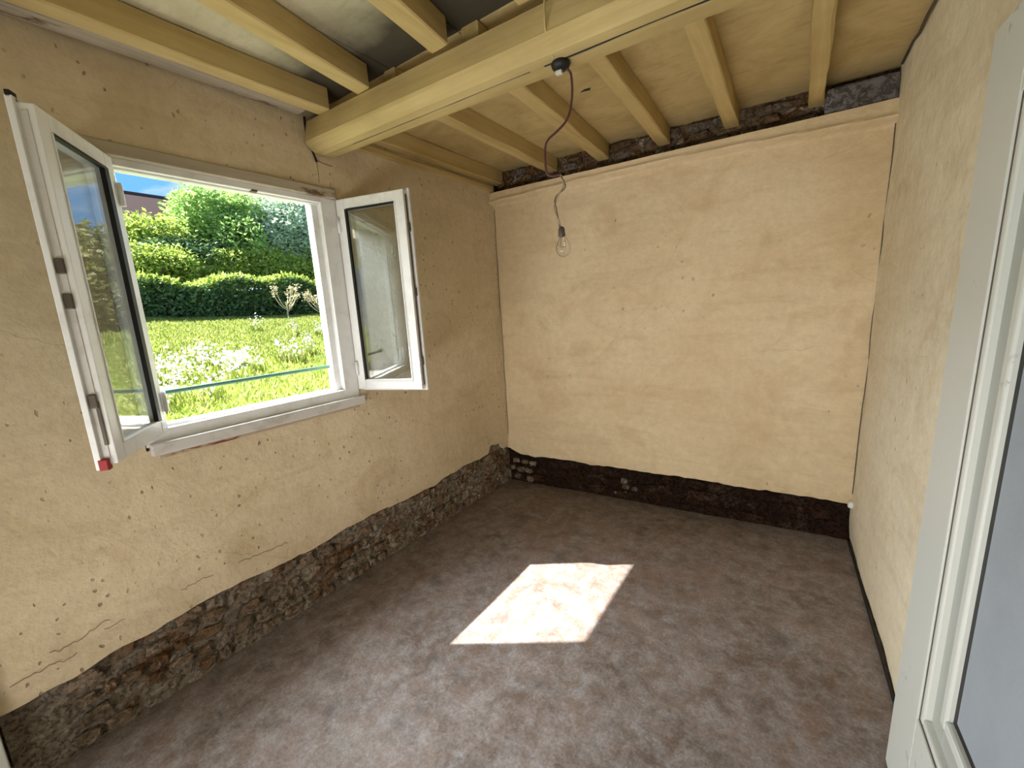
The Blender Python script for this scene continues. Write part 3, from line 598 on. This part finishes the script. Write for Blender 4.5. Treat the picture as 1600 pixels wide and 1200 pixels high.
# grass
n = 190000; gx = -.45-6.6*rng.random(n)**.8; gy = rng.uniform(-.5, 1, n)*0+rng.uniform(-1.2, 6.5, n)
gz = np.array([GZ(a, b) for a, b in zip(gx, gy)]); P = np.stack([gx, gy, gz-.01], 1)
GRS = leafmat('grass_blade', (.19, .28, .04), (.33, .41, .08), (.50, .48, .22), .45)
gs_ = leaves('grass', P, rng.uniform(.035, .085, n), GRS, None, .45, .2, kind='stuff', label='long yellow green meadow grass between house and hedge', category='grass')
n = 30000; gx = rng.uniform(-7, -.5, n); gy = rng.uniform(6.5, 14, n); gz = np.array([GZ(a, b) for a, b in zip(gx, gy)])
leaves('grass', np.stack([gx, gy, gz-.01], 1), rng.uniform(.1, .2, n), GRS, None, .8, .2, kind='stuff', label='sparser meadow grass farther along, mirrored in the left sash', category='grass')
# white flower clumps
FLW = leafmat('white_petals', (.60, .56, .58), (.75, .72, .73), (.80, .80, .80), .3); STM = leafmat('flower_stems', (.14, .2, .05), (.22, .28, .07), None, .2)
STM = GRS
spots = [(.290, -.048, .30), (.315, -.060, .30), (.345, -.040, .26), (.375, -.052, .34), (.395, -.066, .30), (.405, -.048, .26), (.285, -.085, .30), (.345, -.092, .22), (.330, -.035, .22), (.425, -.058, .26), (.27, -.055, .25), (.262, -.095, .25), (.50, -.045, .16), (.535, -.050, .16), (.565, -.040, .14), (.455, .012, .22), (.60, -.006, .18), (.535, -.002, .16)]
fnm = ['loose clump of white flowers in the yellow grass of the meadow']
for i, (dy, dz, s) in enumerate(spots):
    # march to the ground
    t_ = 2.7
    while 1.5+dz*t_ > GZ(2.104-t_, dy*t_)+.20 and t_ < 9: t_ += .03
    x, y = 2.104-t_, dy*t_; g = GZ(x, y)
    FL = {15: ('lone small white flower clump close before the hedge, left of the dry plant', None), 16: ('white flower clump at the foot of the second dry plant', None),
          17: ('white flower clump just below the first pale dry plant', None)}.get(i, ('white flower clump among the crowded drift left of centre behind the green bar', 'white flowers of the left drift') if dy < .44 else ('small sparse white flower clump in the right half of the meadow', 'sparse white flowers at the right'))
    f_ = empty('flower_clump', (x, y, g), label=FL[0], category='flowers')
    if FL[1]: f_['group'] = FL[1]
    s *= .62; m = int(58*s/.18); a = rng.uniform(0, 6.28, m); r_ = s*.62*np.sqrt(rng.random(m)); hh = .15+.05*rng.normal(size=m)-.8*r_**2
    leaves('petals', np.stack([r_*np.cos(a), r_*np.sin(a), hh], 1), rng.uniform(.018, .036, m), FLW, f_, 0, .9, kind='stuff')
    m = 60; a = rng.uniform(0, 6.28, m); r_ = s*.7*np.sqrt(rng.random(m))
    leaves('stems', np.stack([r_*np.cos(a), r_*np.sin(a), r_*0-.02], 1), rng.uniform(.09, .15, m), STM, f_, 1.5, .08, kind='stuff')
# pale dry branching plants in front of the hedge
CRM = plain('cream_stalks', (.62, .55, .36), .8); CLF = leafmat('cream_leaf', (.50, .44, .24), (.62, .56, .36), None, .3)
for (dy, t_, hh, lb) in ((.525, 8.6, .62, 'pale dry branching plant standing before the dark hedge'), (.612, 8.3, .55, 'second pale dry plant, half hidden by the right window jamb')):
    x, y = 2.104-t_, dy*t_; g = GZ(x, y); d_ = empty('dry_plant', (x, y, g), label=lb, category='plant'); r_ = random.Random(int(dy*1000)); tips = []
    tube('stem', [(0, 0, -.03), (.01, .02, hh*.3), (0, 0, hh*.55)], .014, CRM, d_)
    for q in range(9):
        a = r_.uniform(0, 6.28); e = (.30*math.cos(a)*r_.uniform(.5, 1), .34*math.sin(a)*r_.uniform(.6, 1), hh*r_.uniform(.6, 1.05)); b_ = (0, 0, hh*r_.uniform(.15, .45))
        tube('branch', [b_, (e[0]*.6, e[1]*.6, b_[2]+.05), e], .008, CRM, d_); tips.append(e)
    P = np.concatenate([np.array(e)+rng.normal(0, .03, (28, 3)) for e in tips]); leaves('foliage', P, rng.uniform(.03, .06, len(P)), CLF, d_, kind='stuff')
# guard rail across the outside of the window
rl = empty('guard_rail', (-.20, .95, 1.232), label='thin green metal bar across the outside of the window', category='rail')
GRN = plain('green_metal', (.035, .10, .065), .6, .3)
tube('bar', [(0, -.475, 0), (0, 0, .0), (0, .502, .0)], .010, GRN, rl, smooth=False)
for y_ in (-.472, .500): lathe('wall_flange', [(0, -.004), (.018, -.004), (.018, .004), (0, .004)], (0, y_, 0), GRN, rl, 16, (0, 1, 0))
# house beyond the trees
hs = empty('distant_house', at(27, .30, 0)[:2]+(1.75,), label='distant house whose brown roof shows above the trees', category='house')
RF = plain('brown_tiles', (.030, .014, .014), .9, .1); WH = plain('house_render', (.5, .46, .40), .9)
box('walls', -4, 4, -5.2, 1.75, 0, 4.4, WH, hs)
link('roof', prism8([(-4.4, -5.6, 4.3), (4.4, -5.6, 4.3), (4.4, 2.0, 4.3), (-4.4, 2.0, 4.3), (-.2, -5.2, 6.25), (.2, -5.2, 6.25), (.2, 1.85, 6.25), (-.2, 1.85, 6.25)], .02), RF, hs)
box('ridge', -.25, .25, -5.3, 1.95, 6.2, 6.36, plain('ridge_tiles', (.07, .05, .05), .9), hs, .03)
for y_ in (-3.6, -.6):
    w_ = box('window', 4.0, 4.05, y_-.5, y_+.5, 2.2, 3.5, plain('dark_pane', (.04, .05, .06), .2, .5), hs, .01); box('shutter', 4.0, 4.06, y_-.95, y_-.52, 2.15, 3.55, RF, hs, .01)
